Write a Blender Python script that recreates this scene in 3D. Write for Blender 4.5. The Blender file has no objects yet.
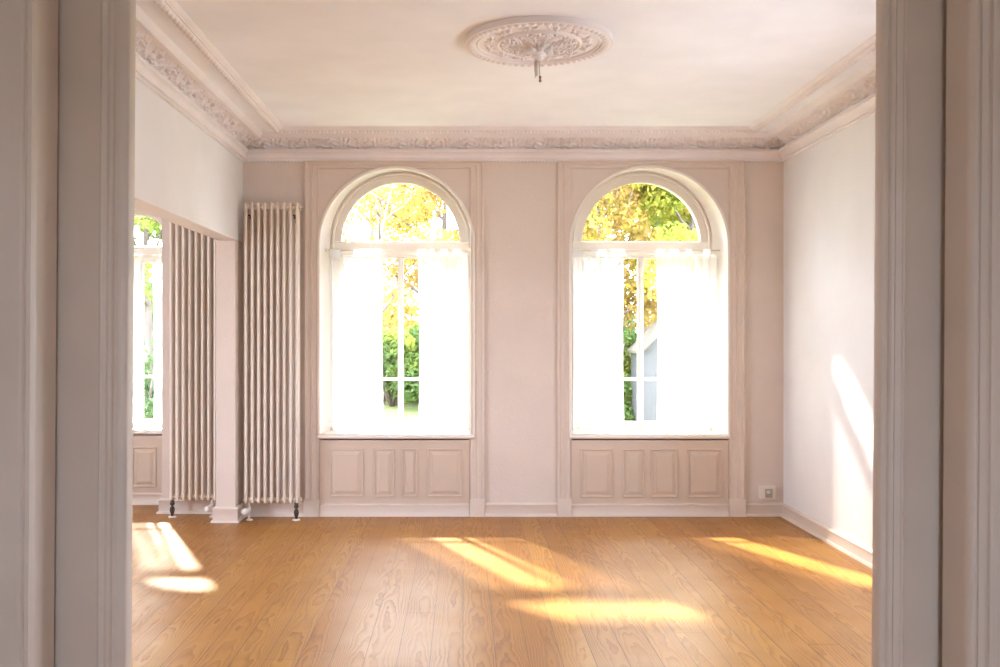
import bpy, bmesh, math, random
import numpy as np
from mathutils import Vector, Matrix, noise

PI = math.pi
scene = bpy.context.scene
COL = scene.collection

# ------------------------------------------------------------------ camera, sky, sun, exposure
F = 950.0            # focal length in pixels of a 1000 px wide frame
CAMZ = 1.56
VX, VY = 463.0, 335.0
cam_d = bpy.data.cameras.new('camera'); cam = bpy.data.objects.new('camera', cam_d); COL.objects.link(cam)
cam.location = (0, 0, CAMZ); cam.rotation_euler = (PI/2, 0, 0)
cam_d.sensor_width = 36.0; cam_d.lens = F/1000*36
cam_d.shift_x = (500-VX)/1000; cam_d.shift_y = (VY-333.5)/1000
cam_d.clip_end = 300
scene.camera = cam

scene.view_settings.view_transform = 'Standard'
scene.view_settings.look = 'None'
scene.view_settings.gamma = 1.0
scene.view_settings.use_curve_mapping = False
scene.view_settings.exposure = 3.33
scene.cycles.max_bounces = 14
scene.cycles.diffuse_bounces = 8
scene.cycles.transparent_max_bounces = 24
scene.cycles.sample_clamp_indirect = 6.0
scene.cycles.caustics_reflective = False
scene.cycles.caustics_refractive = False
scene.cycles.use_denoising = True

SUN_DIR = Vector((0.44, -1.0, -0.82)).normalized()
sun_l = bpy.data.lights.new('sun', 'SUN'); sun_l.energy = 2.9; sun_l.angle = math.radians(2.2); sun_l.color = (1.0, .93, .80)
sun = bpy.data.objects.new('sun', sun_l); COL.objects.link(sun)
sun.location = (-6, 20, 12); sun.rotation_euler = SUN_DIR.to_track_quat('-Z', 'Y').to_euler()

world = bpy.data.worlds.new('sky'); scene.world = world; world.use_nodes = True
wn = world.node_tree; wn.nodes.clear()
w_out = wn.nodes.new('ShaderNodeOutputWorld'); w_bg = wn.nodes.new('ShaderNodeBackground')
w_tc = wn.nodes.new('ShaderNodeTexCoord'); w_sep = wn.nodes.new('ShaderNodeSeparateXYZ'); w_rp = wn.nodes.new('ShaderNodeValToRGB')
wn.links.new(w_tc.outputs['Generated'], w_sep.inputs[0]); wn.links.new(w_sep.outputs[2], w_rp.inputs[0])
wn.links.new(w_rp.outputs[0], w_bg.inputs[0]); wn.links.new(w_bg.outputs[0], w_out.inputs[0])
w_h = wn.nodes.new('ShaderNodeMath'); w_h.operation = 'MULTIPLY_ADD'; w_h.inputs[1].default_value = .5; w_h.inputs[2].default_value = .5
wn.links.new(w_sep.outputs[2], w_h.inputs[0]); wn.links.new(w_h.outputs[0], w_rp.inputs[0])
e = w_rp.color_ramp.elements; e.new(.5); e.new(.505)
for k_, (p_, c_) in enumerate(((0, (.36, .38, .41)), (.495, (.40, .42, .44)), (.505, (.72, .82, 1.0)), (.9, (.64, .77, 1.0)))):
    e[k_].position = p_; e[k_].color = (*c_, 1)
w_bg.inputs[1].default_value = 2.5

# real and added window openings are sampled as sky portals (they emit nothing themselves)
def portal(x, y, z, w, h, back=False):
    l = bpy.data.lights.new('sky_portal', 'AREA'); l.shape = 'RECTANGLE'; l.size = w; l.size_y = h
    l.cycles.is_portal = True
    o = bpy.data.objects.new('sky_portal', l); COL.objects.link(o); o.location = (x, y, z)
    o.rotation_euler = (PI/2 if back else -PI/2, 0, 0)   # shines towards the room
portal(-.565, 8.72, 1.9, 1.35, 2.5); portal(1.60, 8.72, 1.9, 1.35, 2.5); portal(-3.07, 9.2, 1.8, .8, 2.3)
portal(.3, -2.3, 1.6, 1.1, 1.4, True)
def portal_side(y, z, w, h):
    portal(-5.05, y, z, w, h); bpy.context.scene.collection.objects[-1].rotation_euler = (PI/2, 0, -PI/2)
portal_side(4.6, 1.75, 1.6, 2.1)
portal(3.1, 5.0, 1.6, 1.4, 1.4); bpy.context.scene.collection.objects[-1].rotation_euler = (PI/2, 0, PI/2)

# ------------------------------------------------------------------ node helpers
def nmat(name):
    m = bpy.data.materials.new(name); m.use_nodes = True
    return m, m.node_tree.nodes, m.node_tree.links, m.node_tree.nodes['Principled BSDF']
def mixc(N, L, fac, a, b, mode='MIX'):
    n = N.new('ShaderNodeMix'); n.data_type = 'RGBA'; n.blend_type = mode
    for s, v in ((0, fac), (6, a), (7, b)):
        if isinstance(v, (int, float)): n.inputs[s].default_value = v
        elif isinstance(v, tuple): n.inputs[s].default_value = (*v[:3], 1)
        else: L.new(v, n.inputs[s])
    return n.outputs[2]
def math_(N, L, op, a, b=None, c=None):
    n = N.new('ShaderNodeMath'); n.operation = op
    for i, v in enumerate((a, b, c)):
        if v is None: continue
        if isinstance(v, (int, float)): n.inputs[i].default_value = v
        else: L.new(v, n.inputs[i])
    return n.outputs[0]
def noise_n(N, L, vec, scale, detail=3, rough=.5):
    n = N.new('ShaderNodeTexNoise'); n.inputs['Scale'].default_value = scale; n.inputs['Detail'].default_value = detail
    n.inputs['Roughness'].default_value = rough
    if vec is not None: L.new(vec, n.inputs['Vector'])
    return n.outputs['Fac']
def ramp(N, L, fac, stops):
    n = N.new('ShaderNodeValToRGB'); L.new(fac, n.inputs[0])
    el = n.color_ramp.elements
    while len(el) < len(stops): el.new(.5)
    for k, (p, c) in enumerate(stops): el[k].position = p; el[k].color = (*c, 1)
    return n.outputs[0]
def simple(name, col, rough=.5, metal=0, bump=0, bscale=30, bdist=.002, var=.04, spec=.5):
    m, N, L, P = nmat(name)
    P.inputs['Roughness'].default_value = rough; P.inputs['Metallic'].default_value = metal
    P.inputs['Specular IOR Level'].default_value = spec
    g = N.new('ShaderNodeNewGeometry')
    f = noise_n(N, L, g.outputs['Position'], 2.3, 4)
    d = tuple(max(0, c*(1-var*2)) for c in col)
    L.new(mixc(N, L, ramp(N, L, f, [(.35, (0, 0, 0)), (.65, (1, 1, 1))]), d, tuple(col)), P.inputs['Base Color'])
    if bump:
        b = N.new('ShaderNodeBump'); b.inputs['Strength'].default_value = bump; b.inputs['Distance'].default_value = bdist
        L.new(noise_n(N, L, g.outputs['Position'], bscale, 4, .6), b.inputs['Height']); L.new(b.outputs[0], P.inputs['Normal'])
    return m

M = {}
M['plaster_shaded'] = simple('shaded_pink_wall_paint', (.71, .625, .565), .75, bump=.55, bscale=55, bdist=.006, var=.02, spec=.25)  # wall plaster darkened in colour to imitate the dimmer light on this side
M['plaster'] = simple('painted_plaster', (.80, .795, .80), .75, bump=.55, bscale=55, bdist=.006, var=.02, spec=.25)
M['ceiling'] = simple('ceiling_paint', (.85, .86, .89), .8, bump=.15, bscale=14, bdist=.004, var=.03, spec=.2)
M['stucco'] = simple('stucco_paint', (.83, .79, .785), .7, bump=.2, bscale=90, bdist=.002, var=.04, spec=.25)
M['apron'] = simple('shaded_panelling_paint', (.63, .515, .42), .42, bump=.12, bscale=18, bdist=.003, var=.03)  # trim paint darkened in colour for the shade in the window recesses
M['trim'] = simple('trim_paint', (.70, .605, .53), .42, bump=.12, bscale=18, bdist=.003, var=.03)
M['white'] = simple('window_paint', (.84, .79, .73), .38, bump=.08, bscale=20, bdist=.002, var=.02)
M['base'] = simple('baseboard_paint', (.74, .645, .57), .4, bump=.1, bscale=20, bdist=.002, var=.03)
M['door'] = simple('old_door_paint', (.76, .65, .545), .45, bump=.35, bscale=12, bdist=.003, var=.05)
M['radiator'] = simple('radiator_enamel', (.76, .68, .60), .35, var=.01)
M['valve'] = simple('white_plastic', (.88, .86, .84), .35)
M['outlet'] = simple('cream_plastic', (.80, .73, .64), .35)
M['iron'] = simple('dark_iron', (.07, .055, .045), .4, metal=.6)
M['steel'] = simple('brushed_steel', (.55, .52, .5), .35, metal=.8)
M['brass'] = simple('brown_terminal', (.28, .2, .14), .45, metal=.3)
M['socket'] = simple('dull_silver', (.46, .43, .4), .4, metal=.35)
M['wire'] = simple('grey_cable', (.62, .57, .53), .5)

def floor_mat():
    m, N, L, P = nmat('pine_floorboards')
    g = N.new('ShaderNodeNewGeometry'); s = N.new('ShaderNodeSeparateXYZ'); L.new(g.outputs['Position'], s.inputs[0])
    X, Y = s.outputs[0], s.outputs[1]
    W = .158
    q = math_(N, L, 'DIVIDE', X, W)
    idx = math_(N, L, 'FLOOR', q); fr = math_(N, L, 'SUBTRACT', q, idx)
    def wn_(off):
        w = N.new('ShaderNodeTexWhiteNoise'); w.noise_dimensions = '1D'
        L.new(math_(N, L, 'ADD', idx, off), w.inputs['W']); return w.outputs['Value']
    r0, r1, r2 = wn_(.13), wn_(7.37), wn_(21.71)
    u = math_(N, L, 'SUBTRACT', fr, .5)
    uo = math_(N, L, 'ADD', u, math_(N, L, 'MULTIPLY', math_(N, L, 'SUBTRACT', r1, .5), .9))
    cx = N.new('ShaderNodeCombineXYZ')
    L.new(math_(N, L, 'MULTIPLY', X, 6.5), cx.inputs[0]); L.new(math_(N, L, 'MULTIPLY', Y, 1.5), cx.inputs[1]); L.new(math_(N, L, 'MULTIPLY', r0, 60), cx.inputs[2])
    w1 = noise_n(N, L, cx.outputs[0], 1.0, 4, .5)
    ring = math_(N, L, 'MULTIPLY', math_(N, L, 'MULTIPLY', uo, uo), 11.0)
    ring = math_(N, L, 'ADD', ring, math_(N, L, 'MULTIPLY', Y, 1.6))
    ring = math_(N, L, 'ADD', ring, math_(N, L, 'MULTIPLY', w1, 7.0))
    si = math_(N, L, 'SINE', math_(N, L, 'MULTIPLY', ring, 2*PI))
    si = math_(N, L, 'MULTIPLY_ADD', si, .5, .5)
    saw = math_(N, L, 'FRACT', ring)                        # pale early wood fading into a dark late-wood line
    grain = math_(N, L, 'MULTIPLY', math_(N, L, 'POWER', saw, 2.0), ramp(N, L, saw, [(0, (1, 1, 1)), (.90, (1, 1, 1)), (1, (.0, .0, .0))]))
    cf = N.new('ShaderNodeCombineXYZ')
    L.new(math_(N, L, 'MULTIPLY', X, 260), cf.inputs[0]); L.new(math_(N, L, 'MULTIPLY', Y, 9), cf.inputs[1]); L.new(r0, cf.inputs[2])
    fib = noise_n(N, L, cf.outputs[0], 1.0, 3)
    tone = ramp(N, L, r2, [(0, (.35, .14, .016)), (.3, (.44, .185, .022)), (.6, (.48, .225, .032)), (.8, (.39, .155, .016)), (1, (.46, .20, .027))])
    big = noise_n(N, L, g.outputs['Position'], .8, 3)
    tone = mixc(N, L, math_(N, L, 'MULTIPLY', big, .5), tone, (.44, .22, .06))
    dark = mixc(N, L, .85, tone, (.20, .055, .008), 'MIX')
    gm = ramp(N, L, noise_n(N, L, g.outputs['Position'], 1.7, 3, .6), [(.36, (.35, .35, .35)), (.58, (1, 1, 1))])
    c = mixc(N, L, math_(N, L, 'MULTIPLY', grain, math_(N, L, 'MULTIPLY', gm, 1.0)), tone, dark)
    c = mixc(N, L, math_(N, L, 'MULTIPLY', fib, .22), c, (.30, .12, .025))
    d = math_(N, L, 'ABSOLUTE', u)
    # a board end here and there
    q2 = math_(N, L, 'DIVIDE', math_(N, L, 'ADD', Y, math_(N, L, 'MULTIPLY', r1, 9)), 4.3)
    f2 = math_(N, L, 'FRACT', q2)
    endm = math_(N, L, 'LESS_THAN', f2, .0009)
    seam = math_(N, L, 'MAXIMUM', math_(N, L, 'GREATER_THAN', d, .487), endm)
    c = mixc(N, L, math_(N, L, 'MULTIPLY', seam, math_(N, L, 'MULTIPLY_ADD', r0, .6, .4)), c, (.06, .025, .008))
    L.new(c, P.inputs['Base Color'])
    wear = noise_n(N, L, g.outputs['Position'], 3.0, 4, .6)
    L.new(math_(N, L, 'ADD', math_(N, L, 'MULTIPLY', wear, .22), math_(N, L, 'MULTIPLY_ADD', grain, .06, .24)), P.inputs['Roughness'])
    P.inputs['Specular IOR Level'].default_value = .36
    b = N.new('ShaderNodeBump'); b.inputs['Strength'].default_value = .35; b.inputs['Distance'].default_value = .003
    h = math_(N, L, 'SUBTRACT', math_(N, L, 'MULTIPLY', grain, .25), math_(N, L, 'MULTIPLY', seam, 1.0))
    cup = math_(N, L, 'MULTIPLY', math_(N, L, 'MULTIPLY', u, u), 1.2)
    L.new(math_(N, L, 'SUBTRACT', h, cup), b.inputs['Height']); L.new(b.outputs[0], P.inputs['Normal'])
    return m
M['floor'] = floor_mat()

def glass_mat():
    m, N, L, P = nmat('window_glass'); N.remove(P)
    out = N['Material Output']
    t = N.new('ShaderNodeBsdfTransparent'); t.inputs[0].default_value = (.97, .98, .97, 1)
    gl = N.new('ShaderNodeBsdfGlossy'); gl.inputs['Roughness'].default_value = .02
    fr = N.new('ShaderNodeFresnel'); fr.inputs[0].default_value = 1.3
    mx = N.new('ShaderNodeMixShader'); L.new(fr.outputs[0], mx.inputs[0]); L.new(t.outputs[0], mx.inputs[1]); L.new(gl.outputs[0], mx.inputs[2])
    L.new(mx.outputs[0], out.inputs[0])
    return m
M['glass'] = glass_mat()

def sheer_mat(name, op):
    m, N, L, P = nmat(name); N.remove(P); out = N['Material Output']
    t = N.new('ShaderNodeBsdfTransparent')
    d = N.new('ShaderNodeBsdfDiffuse'); d.inputs[0].default_value = (.92, .92, .93, 1)
    tl = N.new('ShaderNodeBsdfTranslucent'); tl.inputs[0].default_value = (.95, .95, .96, 1)
    m1 = N.new('ShaderNodeMixShader'); m1.inputs[0].default_value = .62; L.new(d.outputs[0], m1.inputs[1]); L.new(tl.outputs[0], m1.inputs[2])
    lw = N.new('ShaderNodeLayerWeight'); lw.inputs[0].default_value = .35
    g = N.new('ShaderNodeNewGeometry')
    f = math_(N, L, 'MULTIPLY_ADD', lw.outputs['Facing'], .5, op)
    f = math_(N, L, 'MINIMUM', f, .97)
    m2 = N.new('ShaderNodeMixShader'); L.new(f, m2.inputs[0]); L.new(t.outputs[0], m2.inputs[1]); L.new(m1.outputs[0], m2.inputs[2])
    L.new(m2.outputs[0], out.inputs[0])
    return m
M['sheer'] = sheer_mat('sheer_curtain_voile', .70)
M['hem'] = sheer_mat('sheer_curtain_lace_hem', .78)

def leaf_mat(name, stops, trans=.45):
    m, N, L, P = nmat(name); N.remove(P); out = N['Material Output']
    g = N.new('ShaderNodeNewGeometry')
    f = noise_n(N, L, g.outputs['Position'], 1.1, 5, .75)
    c = ramp(N, L, f, stops)
    d = N.new('ShaderNodeBsdfDiffuse'); t = N.new('ShaderNodeBsdfTranslucent')
    L.new(c, d.inputs[0]); L.new(c, t.inputs[0])
    mx = N.new('ShaderNodeMixShader'); mx.inputs[0].default_value = trans; L.new(d.outputs[0], mx.inputs[1]); L.new(t.outputs[0], mx.inputs[2])
    L.new(mx.outputs[0], out.inputs[0]); return m
M['leaf_yellow'] = leaf_mat('yellow_autumn_leaves', [(.30, (0.317, 0.186, 0.083)), (.45, (0.303, 0.193, 0.058)), (.58, (0.317, 0.221, 0.048)), (.72, (0.166, 0.179, 0.041))])
M['leaf_lime'] = leaf_mat('yellow_green_leaves', [(.32, (0.34, 0.22, 0.10)), (.42, (0.34, 0.26, 0.05)), (.54, (0.27, 0.28, 0.04)), (.68, (0.14, 0.20, 0.05))])
M['leaf_green'] = leaf_mat('green_hedge_leaves', [(.3, (0.097, 0.152, 0.062)), (.5, (0.152, 0.221, 0.062)), (.62, (0.289, 0.303, 0.055)), (.8, (0.344, 0.289, 0.069))])
M['leaf_dark'] = leaf_mat('mid_green_leaves', [(.3, (0.075, 0.117, 0.062)), (.5, (0.117, 0.179, 0.069)), (.75, (0.207, 0.248, 0.069))])
M['bark'] = simple('tree_bark', (.16, .12, .10), .9, bump=.5, bscale=12, bdist=.03, var=.15)
M['ground'] = leaf_mat('lawn_with_fallen_leaves', [(.35, (.14, .20, .07)), (.5, (.26, .26, .11)), (.6, (.36, .26, .15)), (.75, (.40, .33, .22))], 0)
M['path'] = simple('pale_gravel', (.32, .27, .23), .9, bump=.4, bscale=8, bdist=.02, var=.1)
M['shed_wall'] = simple('grey_board_wall', (.066, .062, .060), .8, bump=.2, bscale=8, bdist=.01, var=.06)
M['shed_roof'] = simple('pale_roof_felt', (.11, .09, .06), .8, bump=.2, bscale=8, bdist=.01, var=.06)
M['rail'] = simple('painted_fence', (.26, .25, .26), .6)
M['housewall'] = simple('pink_render', (.42, .33, .28), .85, var=.05)

# ------------------------------------------------------------------ mesh helpers
class MB:
    def __init__(s): s.v = []; s.f = []
    def add(s, vs, fs):
        o = len(s.v); s.v += [tuple(v) for v in vs]; s.f += [tuple(i+o for i in f) for f in fs]; return s
    def box(s, x0, x1, y0, y1, z0, z1):
        if x0 > x1: x0, x1 = x1, x0
        return s.add([(x0,y0,z0),(x1,y0,z0),(x1,y1,z0),(x0,y1,z0),(x0,y0,z1),(x1,y0,z1),(x1,y1,z1),(x0,y1,z1)],
              [(0,3,2,1),(4,5,6,7),(0,1,5,4),(1,2,6,5),(2,3,7,6),(3,0,4,7)])
    def rings(s, rs, closed=True, caps=True):
        n = len(rs[0]); vs = [p for r in rs for p in r]; fs = []
        for i in range(len(rs)-1):
            for j in range(n if closed else n-1):
                k = (j+1) % n
                fs.append((i*n+j, i*n+k, (i+1)*n+k, (i+1)*n+j))
        if caps and closed:
            fs.append(tuple(range(n-1, -1, -1))); fs.append(tuple((len(rs)-1)*n+j for j in range(n)))
        return s.add(vs, fs)
    def tube(s, pts, r, n=10):
        pts = [Vector(p) for p in pts]; rs = []
        rr = r if isinstance(r, (list, tuple)) else [r]*len(pts)
        for i, p in enumerate(pts):
            t = (pts[min(i+1, len(pts)-1)] - pts[max(i-1, 0)]).normalized()
            a = Vector((0, 0, 1)) if abs(t.z) < .9 else Vector((1, 0, 0))
            u = t.cross(a).normalized(); w = t.cross(u)
            rs.append([p + (u*math.cos(2*PI*k/n) + w*math.sin(2*PI*k/n))*rr[i] for k in range(n)])
        return s.rings(rs)
    def lathe(s, prof, c=(0,0,0), axis='z', n=20):
        rs = []
        for r, h in prof:
            ring = []
            for k in range(n):
                a = 2*PI*k/n; x, y = max(r, 1e-5)*math.cos(a), max(r, 1e-5)*math.sin(a)
                p = (x, y, h) if axis == 'z' else ((x, h, y) if axis == 'y' else (h, x, y))
                ring.append((c[0]+p[0], c[1]+p[1], c[2]+p[2]))
            rs.append(ring)
        return s.rings(rs)
    def prof_z(s, prof, z0, z1, shear=0.0):
        """closed outline in plan (x, y) pulled up from z0 to z1, leaning sideways by shear per metre"""
        return s.rings([[(x+shear*(z-CAMZ), y, z) for x, y in prof] for z in (z0, z1)])
    def band(s, inner, outer, y0, y1, closed=False):
        """flat ring between two (x,z) paths, from depth y0 (front) to y1 (back)"""
        n = len(inner); rs = []
        for (a, b) in zip(inner, outer):
            rs.append([(a[0], y0, a[1]), (b[0], y0, b[1]), (b[0], y1, b[1]), (a[0], y1, a[1])])
        if closed: rs.append(rs[0])
        return s.rings(rs, caps=not closed)
    def loft_yz(s, path_prof):   # list of open rings
        return s.rings(path_prof, closed=False, caps=False)
    def build(s, name, mat, parent=None, smooth=False, bevel=0, auto=None, fixn=True):
        me = bpy.data.meshes.new(name); me.from_pydata(s.v, [], s.f); me.validate()
        if fixn:
            bm = bmesh.new(); bm.from_mesh(me); bmesh.ops.recalc_face_normals(bm, faces=bm.faces); bm.to_mesh(me); bm.free()
        me.materials.append(mat)
        if smooth: me.polygons.foreach_set('use_smooth', [True]*len(me.polygons))
        o = bpy.data.objects.new(name, me); COL.objects.link(o)
        if parent: o.parent = parent
        if bevel:
            b = o.modifiers.new('edge', 'BEVEL'); b.width = bevel; b.segments = 2; b.limit_method = 'ANGLE'; b.angle_limit = math.radians(40)
            b.harden_normals = False
        if auto:
            me.polygons.foreach_set('use_smooth', [True]*len(me.polygons))
            try: me.set_sharp_from_angle(angle=math.radians(auto))
            except Exception: pass
        return o
def empty(name, loc=(0,0,0)):
    o = bpy.data.objects.new(name, None); COL.objects.link(o); o.location = loc; o.empty_display_size = .1
    return o
def tag(o, label=None, cat=None, group=None, kind=None):
    if label: o['label'] = label
    if cat: o['category'] = cat
    if group: o['group'] = group
    if kind: o['kind'] = kind
    return o
def structure(o, label, cat): return tag(o, label, cat, kind='structure')
def arch(cx, R, zs, zb, n=40, zb2=None):
    """open outline: up the left side, over the arch, down the right side"""
    return [(cx-R, zb)] + [(cx-R*math.cos(PI*i/n), zs+R*math.sin(PI*i/n)) for i in range(n+1)] + [(cx+R, zb)]

# ------------------------------------------------------------------ main dimensions
XL, XR, YB, YF, ZC = -1.897, 2.763, 8.19, 2.79, 3.264
PIER0, PIER1 = 7.92, 8.32       # pier at the end of the opening
BEAMZ = 2.353
LW = -2.06                      # far face of the left wall
NOOKX, NOOKY = -2.637, 8.32
LYB = 8.75                      # wall of the narrow window
LEAN = .0069

def wall_with_arches(mb, x0, x1, y, z0, z1, ops, flip=False):
    """one skin of a wall; ops = (cx, R, zs, zb)"""
    def q(a, b, c, d): mb.add([a, b, c, d], [(0, 1, 2, 3)])
    xs = x0
    for cx, R, zs, zb in ops:
        q((xs,y,z0), (cx-R,y,z0), (cx-R,y,z1), (xs,y,z1))
        q((cx-R,y,z0), (cx+R,y,z0), (cx+R,y,zb), (cx-R,y,zb))
        n = 40
        for i in range(n):
            a0, a1 = PI*i/n, PI*(i+1)/n
            p0 = (cx-R*math.cos(a0), zs+R*math.sin(a0)); p1 = (cx-R*math.cos(a1), zs+R*math.sin(a1))
            q((p0[0],y,p0[1]), (p1[0],y,p1[1]), (p1[0],y,z1), (p0[0],y,z1))
        xs = cx+R
    q((xs,y,z0), (x1,y,z0), (x1,y,z1), (xs,y,z1))

# window parameters: wall plane, frame plane, centre at wall, centre at frame, radius at wall, ring radius, glass radius, spring heights
WIN = [dict(n=1, y=YB, yf=8.52, cw=-.575, ci=-.561, Rw=.66, Rr=.622, Rg=.537, zw=2.335, zi=2.397),
       dict(n=2, y=YB, yf=8.52, cw=1.605, ci=1.600, Rw=.675, Rr=.622, Rg=.537, zw=2.325, zi=2.397),
       dict(n=3, y=LYB, yf=9.0, cw=-3.06, ci=-3.07, Rw=.365, Rr=.345, Rg=.30, zw=2.36, zi=2.397)]
SILLZ = .685

# ------------------------------------------------------------------ the shell
mb = MB(); mb.box(-5.0, 3.6, -2.5, 9.05, -.12, 0)
structure(mb.build('floor', M['floor']), 'varnished orange pine floorboards running towards the windows', 'floor')
mb = MB(); mb.box(-5.0, 3.6, -2.5, 9.2, ZC, ZC+.2)
structure(mb.build('ceiling', M['ceiling']), 'smooth pale pink painted ceiling of the high room', 'ceiling')

mb = MB()
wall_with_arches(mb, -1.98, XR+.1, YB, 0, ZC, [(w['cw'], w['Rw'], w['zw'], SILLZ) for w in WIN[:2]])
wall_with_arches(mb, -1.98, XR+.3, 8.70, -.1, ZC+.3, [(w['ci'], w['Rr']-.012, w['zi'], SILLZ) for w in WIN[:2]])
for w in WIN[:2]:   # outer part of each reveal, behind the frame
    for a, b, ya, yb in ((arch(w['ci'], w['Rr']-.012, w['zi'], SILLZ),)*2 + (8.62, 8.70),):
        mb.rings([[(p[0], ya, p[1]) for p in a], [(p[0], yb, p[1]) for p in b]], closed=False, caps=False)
structure(mb.build('wall_back', M['plaster_shaded'], fixn=False), 'pink plastered window wall with two arched openings', 'wall')

mb = MB(); mb.box(XR, XR+.3, YF, 4.3, 0, ZC); mb.box(XR, XR+.3, 5.7, 8.70, 0, ZC); mb.box(XR, XR+.3, 4.3, 5.7, 0, .9); mb.box(XR, XR+.3, 4.3, 5.7, 2.3, ZC)  # gap left for the added window, out of view
structure(mb.build('wall_right', M['plaster']), 'pale textured plaster wall on the right crossed by sun', 'wall')
mb = MB()
mb.box(LW, XL, YF, 4.1, 0, ZC)
mb.box(LW, XL, 4.1, PIER0, BEAMZ, ZC)
mb.box(LW, XL, PIER0, 8.62, BEAMZ, ZC)
structure(mb.build('wall_left', M['plaster'], bevel=.008), 'pale plaster wall on the left above the wide opening', 'wall')
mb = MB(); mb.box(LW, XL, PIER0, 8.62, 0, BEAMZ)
structure(mb.build('wall_pier', M['plaster_shaded'], bevel=.008), 'slim pink pier between the two tall radiators', 'wall')
mb = MB()
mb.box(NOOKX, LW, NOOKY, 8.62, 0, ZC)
structure(mb.build('wall_nook', M['plaster_shaded']), 'short plaster wall behind the far radiator', 'wall')
mb = MB(); w = WIN[2]
wall_with_arches(mb, -4.9, NOOKX+.02, LYB, 0, ZC, [(w['cw'], w['Rw'], w['zw'], SILLZ-.02)])
wall_with_arches(mb, -5.0, NOOKX+.6, 9.18, -.1, ZC+.3, [(w['ci'], w['Rr']-.012, w['zi'], SILLZ-.02)])
a = arch(w['ci'], w['Rr']-.012, w['zi'], SILLZ-.02)
mb.rings([[(p[0], 9.10, p[1]) for p in a], [(p[0], 9.18, p[1]) for p in a]], closed=False, caps=False)
mb.add([(NOOKX+.02, LYB, 0), (NOOKX+.02, 8.62, 0), (NOOKX+.02, 8.62, ZC), (NOOKX+.02, LYB, ZC)], [(0,1,2,3)])
mb.add([(NOOKX, 8.62, 0), (-1.9, 8.62, 0), (-1.9, 8.62, ZC), (NOOKX, 8.62, ZC)], [(0,1,2,3)])
structure(mb.build('wall_alcove', M['plaster'], fixn=False), 'set back wall with the narrow arched window', 'wall')
mb = MB()
for y0, y1 in ((YF-.2, 3.8), (5.4, 9.18)): mb.box(-5.0, -4.9, y0, y1, 0, ZC)
for y0, y1 in ((3.8, 5.4),): mb.box(-5.0, -4.9, y0, y1, 0, .7); mb.box(-5.0, -4.9, y0, y1, 2.8, ZC)  # gap left for the added window, out of view
structure(mb.build('wall_side', M['plaster']), 'outer plaster wall of the adjoining side room', 'wall')

# door wall between the front room and the high room, with a slot for the sliding leaves
JL, JR, DH = -1.104, 1.300, 2.80
def sx(x, z): return x+LEAN*(z-CAMZ)
mb = MB()
for y0, y1 in ((2.46, 2.562), (2.67, YF)):
    for xa, xb in ((-5.0, JL-.012), (JR+.012, 3.6)):
        mb.rings([[(xa,y0,z), (sx(xb,z) if xb==JL-.012 else xb, y0, z), (sx(xb,z) if xb==JL-.012 else xb, y1, z), (xa,y1,z)] if xa == -5.0 else
                  [(sx(xa,z),y0,z), (xb,y0,z), (xb,y1,z), (sx(xa,z),y1,z)] for z in (0, DH)])
mb.box(-5.0, 3.6, 2.46, YF, DH, ZC)
mb.box(-2.75, -2.65, 2.562, 2.67, 0, DH); mb.box(2.85, 2.95, 2.562, 2.67, 0, DH)
structure(mb.build('wall_front', M['stucco']), 'thick wall around the wide sliding door opening', 'wall')
# front room
mb = MB(); mb.box(-2.8, -2.7, -2.2, 2.46, 0, ZC)
structure(mb.build('wall_near_left', M['plaster']), 'left plaster wall of the front room', 'wall')
mb = MB(); mb.box(3.4, 3.5, -2.2, 2.46, 0, ZC)
structure(mb.build('wall_near_right', M['plaster']), 'right plaster wall of the front room', 'wall')
mb = MB()
for x0, x1 in ((-2.8, -.25), (.85, 3.5)): mb.box(x0, x1, -2.3, -2.15, 0, ZC)
mb.box(-.25, .85, -2.3, -2.15, 0, .9); mb.box(-.25, .85, -2.3, -2.15, 2.3, ZC)
structure(mb.build('wall_near_back', M['plaster']), 'rear plaster wall of the front room with an added window', 'wall')
def casement(n, w, z0, z1, label):
    """added unseen two-light window that lets in more daylight, built across x about its centre"""
    mb = MB(); h = w/2
    mb.box(-h, -h+.05, -.035, .035, z0, z1); mb.box(h-.05, h, -.035, .035, z0, z1)
    mb.box(-h+.05, h-.05, -.035, .035, z0, z0+.06); mb.box(-h+.05, h-.05, -.035, .035, z1-.06, z1)
    mb.box(-.025, .025, -.035, .035, z0+.06, z1-.06)
    for a, b in ((-h+.05, -.025), (.025, h-.05)): mb.box(a, b, -.03, .03, z1-.60, z1-.57)
    o = mb.build('window_%d' % n, M['white']); return structure(o, label, 'window')
casement(4, 1.1, .9, 2.3, 'added unseen casement window for fill light in the rear wall of the front room').location = (.3, -2.22, 0)  # added behind the camera to light the rooms from the front
o = casement(5, 1.6, .7, 2.8, 'added unseen casement window for fill light in the outer wall of the side room'); o.location = (-4.95, 4.6, 0); o.rotation_euler.z = PI/2  # added out of view to bring light in from the left
o = casement(6, 1.4, .9, 2.3, 'added unseen casement window for fill light in the near part of the right wall'); o.location = (XR+.18, 5.0, 0); o.rotation_euler.z = PI/2  # added out of view to brighten the ceiling and left wall

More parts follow.
